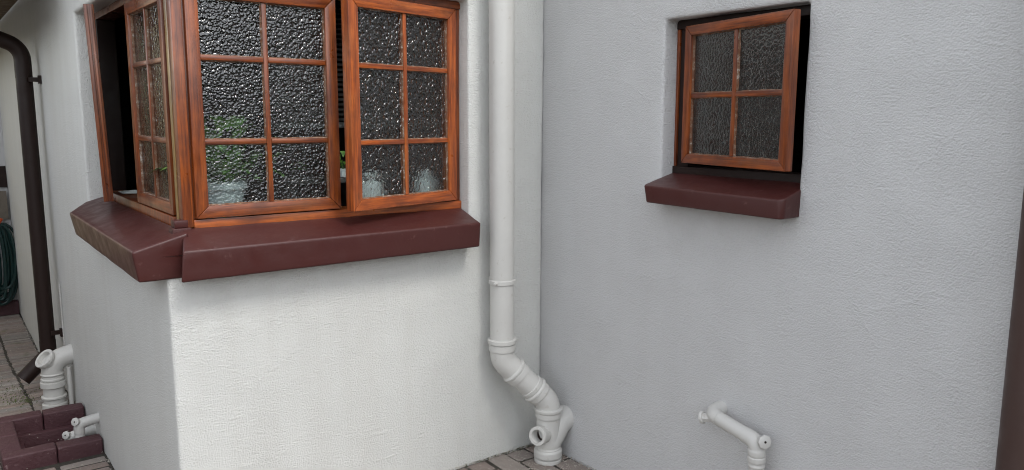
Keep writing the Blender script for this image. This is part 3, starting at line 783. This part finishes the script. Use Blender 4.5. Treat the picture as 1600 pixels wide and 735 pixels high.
# ------------------------------------------------------------------ things inside the windows
bl = thing('slat_blind', (-0.80, 0.33, 1.38), 'dark slatted blind behind the gap between the front casements', 'blind'); LP = Part(bl)
for k in range(24):
    z = 1.40+0.019*k; mb = MB(); mb.hexa([(-1.00, .325, z), (-.30, .325, z), (-.30, .343, z+.008), (-1.00, .343, z+.008), (-1.00, .325, z+.0015), (-.30, .325, z+.0015), (-.30, .343, z+.0095), (-1.00, .343, z+.0095)])
    LP(mb, 'slat', M['blind'])
mb = MB(); mb.box((-1.0, .32, 1.372), (-.30, .35, 1.392)); LP(mb, 'bottom_bar', M['blind'])
mb = MB(); mb.box((-1.345, 0.155, 1.02), (-0.3, 0.42, 1.05)); mb.box((-1.345, 0.421, 1.02), (-1.12, 1.36, 1.05)); HP(mb, 'inner_sill', M['blind'])
def leafy(name, label, base, n, L, spread, mat, pot=None, cat='plant', pr=0.05, ph=0.09, ymin=-99):
    t = thing(name, base, label, cat); T = Part(t); base = Vector(base); rnd = random.Random(int(base.x*1000)+n)
    top = base.copy()
    if pot:
        mb = MB(); q = [(0, pr*0.7), (ph*0.8, pr*0.95), (ph*0.805, pr*1.06), (ph, pr*1.06), (ph+.0005, pr*0.9), (ph*0.85, pr*0.88)]
        mb.sweep([base+Vector((0, 0, s)) for s, _ in q], [x for _, x in q], 20, axis=(0, 0, 1)); T(mb, 'pot', M[pot]); top.z += ph*0.85
    mb = MB(); st = MB()
    for k in range(n):
        a = rnd.uniform(0, 2*math.pi); el = rnd.uniform(0.2, 1.4); d = Vector((math.cos(a)*math.cos(el), math.sin(a)*math.cos(el), math.sin(el)))
        s = top+d*rnd.uniform(0.1, 1.0)*spread; 
        ll = L*rnd.uniform(.6, 1.2); side = d.cross(Vector((0, 0, 1))).normalized()*ll*0.22
        tip = s+d*ll*0.9+Vector((0, 0, -0.35*ll)); mid = s+d*ll*0.5
        if min(p.y for p in (s, tip, mid+side, mid-side)) < ymin: continue
        mb.add([s, mid+side, tip, mid-side, mid+Vector((0, 0, -0.03*ll))], [(0, 1, 4), (1, 2, 4), (2, 3, 4), (3, 0, 4)])
        if k % 3 == 0: st.sweep([top, (top+s)/2+Vector((0, 0, .02)), s], max(.0015, spread*.008), 5)
    T(mb, 'foliage', M[mat]); T(st, 'stem', M['leaf'])
    return t
leafy('pot_plant', 'small green sprig on the inner sill in the gap between front casements', (-0.775, 0.27, 1.185), 16, 0.045, 0.06, 'leaf_bright', 'white', pr=.02, ph=.03)
mb = MB(); mb.box((-0.98, 0.20, 1.168), (-0.5, 0.36, 1.185)); mb.box((-0.97, 0.30, 1.0505), (-0.95, 0.35, 1.1675)); mb.box((-0.53, 0.30, 1.0505), (-0.51, 0.35, 1.1675)); sh = mb.build('shelf', M['blind']); tag(sh, 'narrow shelf behind the gap between the front casements', 'shelf')
leafy('pot_plant', 'leafy green plant blurred behind the lower left front panes', (-1.215, 0.31, 1.0505), 130, 0.10, 0.24, 'leaf_bright', 'white', pr=.072, ph=.135, ymin=.16)
for k, (x, y) in enumerate(((-0.685, 0.225), (-0.43, 0.225))):  # jars added to make the bright blobs low in the panes
    q = [(0, .044), (0.004, .050), (0.06, .053), (0.11, .045), (0.125, .022), (0.150, .020), (0.151, .0)]
    mb = MB(); mb.sweep([Vector((x, y, 1.0505+s)) for s, _ in q], [max(a, .001) for _, a in q], 20)
    tag(mb.build('glow_jar', M['white']), ('added pale jar making the bright blob behind the lower left pane of the open front casement', 'added pale jar making the bright blob behind the lower right pane of the open front casement')[k], 'jar', 'pale jars added for bright blobs in the panes')
mb = MB(); q = [(0, .025), (0.05, .027), (0.07, .022), (0.072, .026), (0.09, .026)]
mb.sweep([Vector((-1.30, 1.10, 1.0505+s)) for s, _ in q], [a for _, a in q], 16); tag(mb.build('glass_jar', M['metal']), 'small dull jar standing inside the open passage casement', 'jar')
mb = MB()
mb.add([(-1.40, 1.22, 1.089), (-1.30, 1.16, 1.092), (-1.32, 1.05, 1.088), (-1.41, 1.08, 1.09), (-1.35, 1.12, 1.10)], [(0, 1, 4), (1, 2, 4), (2, 3, 4), (3, 0, 4)])
tag(mb.build('paper_scrap', M['white'], None), 'crumpled white scrap lying on the rail of the open passage casement', 'paper')

# ------------------------------------------------------------------ boundary wall; unseen hedge and plants added for the glass to mirror
gw = thing('garden_wall', (-3.6, 2, -0.3), 'pale boundary wall along the far side of the passage', 'wall'); GP = Part(gw)
mb = MB(); mb.box((-3.75, -0.6, -0.4), (-3.6, 5.49, 1.60)); GP(mb, 'wall', M['wall_dimmed'])
mb = MB(); mb.box((-3.79, -0.63, 1.602), (-3.56, 5.49, 1.66)); GP(mb, 'coping', M['kerb'])
def hedge(name, label, a, b, h, d, n, seed):
    rnd = random.Random(seed); a = Vector(a); b = Vector(b); ax_ = (b-a); nrm = Vector((-ax_.y, ax_.x, 0)).normalized()
    t = thing(name, (a+b)/2, label, 'hedge'); T = Part(t); mb = MB()
    for k in range(n):
        u = rnd.random(); z = rnd.random()**0.8*h; off = rnd.uniform(-.5, .5)*d*(1.0-0.35*(z/h)**3)
        off += noise.noise(Vector((u*7, z*2, seed)))*0.25
        p = a+ax_*u+nrm*off+Vector((0, 0, z*(1+0.15*noise.noise(Vector((u*9, 0, seed))))))
        q = Quaternion(Vector((rnd.gauss(0, 1), rnd.gauss(0, 1), rnd.gauss(0, 1))).normalized(), rnd.uniform(0, 6.3)); s = rnd.uniform(.08, .15)
        mb.add([p+q @ Vector(c) for c in ((-s, 0, 0), (0, -s*.45, 0), (s, 0, .02), (0, s*.45, 0))], [(0, 1, 2, 3)])
    T(mb, 'foliage', M['hedge_leaf'])
    mb = MB()
    for k in range(int(ax_.length/0.6)):
        p = a+ax_*((k+.5)/int(ax_.length/0.6)); mb.sweep([p, p+Vector((.04, .03, h*.4)), p+Vector((0, .05, h*.8))], [.035, .025, .01], 6)
    T(mb, 'stem', M['trunk'])
hedge('hedge', 'unseen dark hedge added across the yard for the panes to mirror', (-6.5, -7.0, 0), (7.5, -7.0, 0), 2.0, 1.2, 26000, 5)
leafy('pot_plant', 'unseen leafy plant in a white pot added for the panes to mirror', (-0.75, -4.6, 0), 90, 0.35, 0.75, 'leaf_bright', 'white', pr=.20, ph=.38)
leafy('pot_plant', 'unseen leafy plant in a terracotta pot added for the panes to mirror', (-1.9, -5.0, 0), 90, 0.35, 0.75, 'leaf', 'terracotta', pr=.20, ph=.38)

# ------------------------------------------------------------------ grit, moss, weeds
mb = MB(); rnd = random.Random(11)
def pebble(x, y, z, s):
    q = [(s*rnd.uniform(.7, 1.2), 0, 0), (-s*rnd.uniform(.3, .7), s*.8, 0), (-s*rnd.uniform(.3, .7), -s*.8, 0), (0, 0, s*rnd.uniform(.6, 1))]
    a = rnd.uniform(0, 6.3); ca, sa = math.cos(a), math.sin(a)
    mb.add([(x+p[0]*ca-p[1]*sa, y+p[0]*sa+p[1]*ca, z+p[2]) for p in q], [(0, 1, 3), (1, 2, 3), (2, 0, 3)])
for k in range(420):
    a = rnd.uniform(0, 6.3); d = abs(rnd.gauss(0, .09))+.05
    x, y = bx.x+math.cos(a)*d, bx.y+math.sin(a)*d
    if x < -0.004 and y < -0.004: pebble(x, y, 0.002, rnd.uniform(.0015, .0045))
for k in range(260):
    x = rnd.uniform(-2.0, -1.5); y = rnd.uniform(1.0, 5.0); pebble(x, y, g(x, y)+.003, rnd.uniform(.0015, .005))
for k in range(420):
    y = rnd.uniform(0.3, 5.2); x = -1.497-abs(rnd.gauss(0, .012)); pebble(x, y, g(x, y)+.002, rnd.uniform(.002, .006))
for k in range(330):
    x = rnd.uniform(-0.7, 0); y = -abs(rnd.gauss(0, .010)); pebble(x, y, .002, rnd.uniform(.002, .005))
    yy = rnd.uniform(-1.6, 0); pebble(-abs(rnd.gauss(0, .010)), yy, .002, rnd.uniform(.002, .005))
tag(mb.build('grit', M['grit']), 'pale grit and flakes scattered on the pavers along the walls', 'grit', None, 'stuff')
mb = MB()
for k in range(420):
    cx0, cy0, sx, sy = rnd.choice(((-1.74, 2.72, .06, .14), (-1.72, 2.55, .04, .05), (-1.77, 2.9, .05, .2)))
    x, y = rnd.gauss(cx0, sx), rnd.gauss(cy0, sy)
    if x > -1.51 or in_basin(x, y): continue
    z = g(x, y); s = rnd.uniform(.003, .008); a = rnd.uniform(0, 6.3)
    mb.add([(x, y, z), (x+s*math.cos(a), y+s*math.sin(a), z+s*1.2), (x+s*math.cos(a+1.2), y+s*math.sin(a+1.2), z+s*.5)], [(0, 1, 2)])
for k in range(260):
    y = rnd.uniform(-.02, 0); x = rnd.uniform(-.42, -.02); z = 0; s = rnd.uniform(.003, .011); a = rnd.uniform(3.2, 6.2)
    mb.add([(x, y, z), (x+s*math.cos(a), y+s*math.sin(a), z+s), (x+s*math.cos(a+1), y+s*math.sin(a+1)*.5, z+s*.4)], [(0, 1, 2)])
tag(mb.build('moss', M['moss']), 'low moss in the paver joints near the wall foot', 'moss', None, 'stuff')
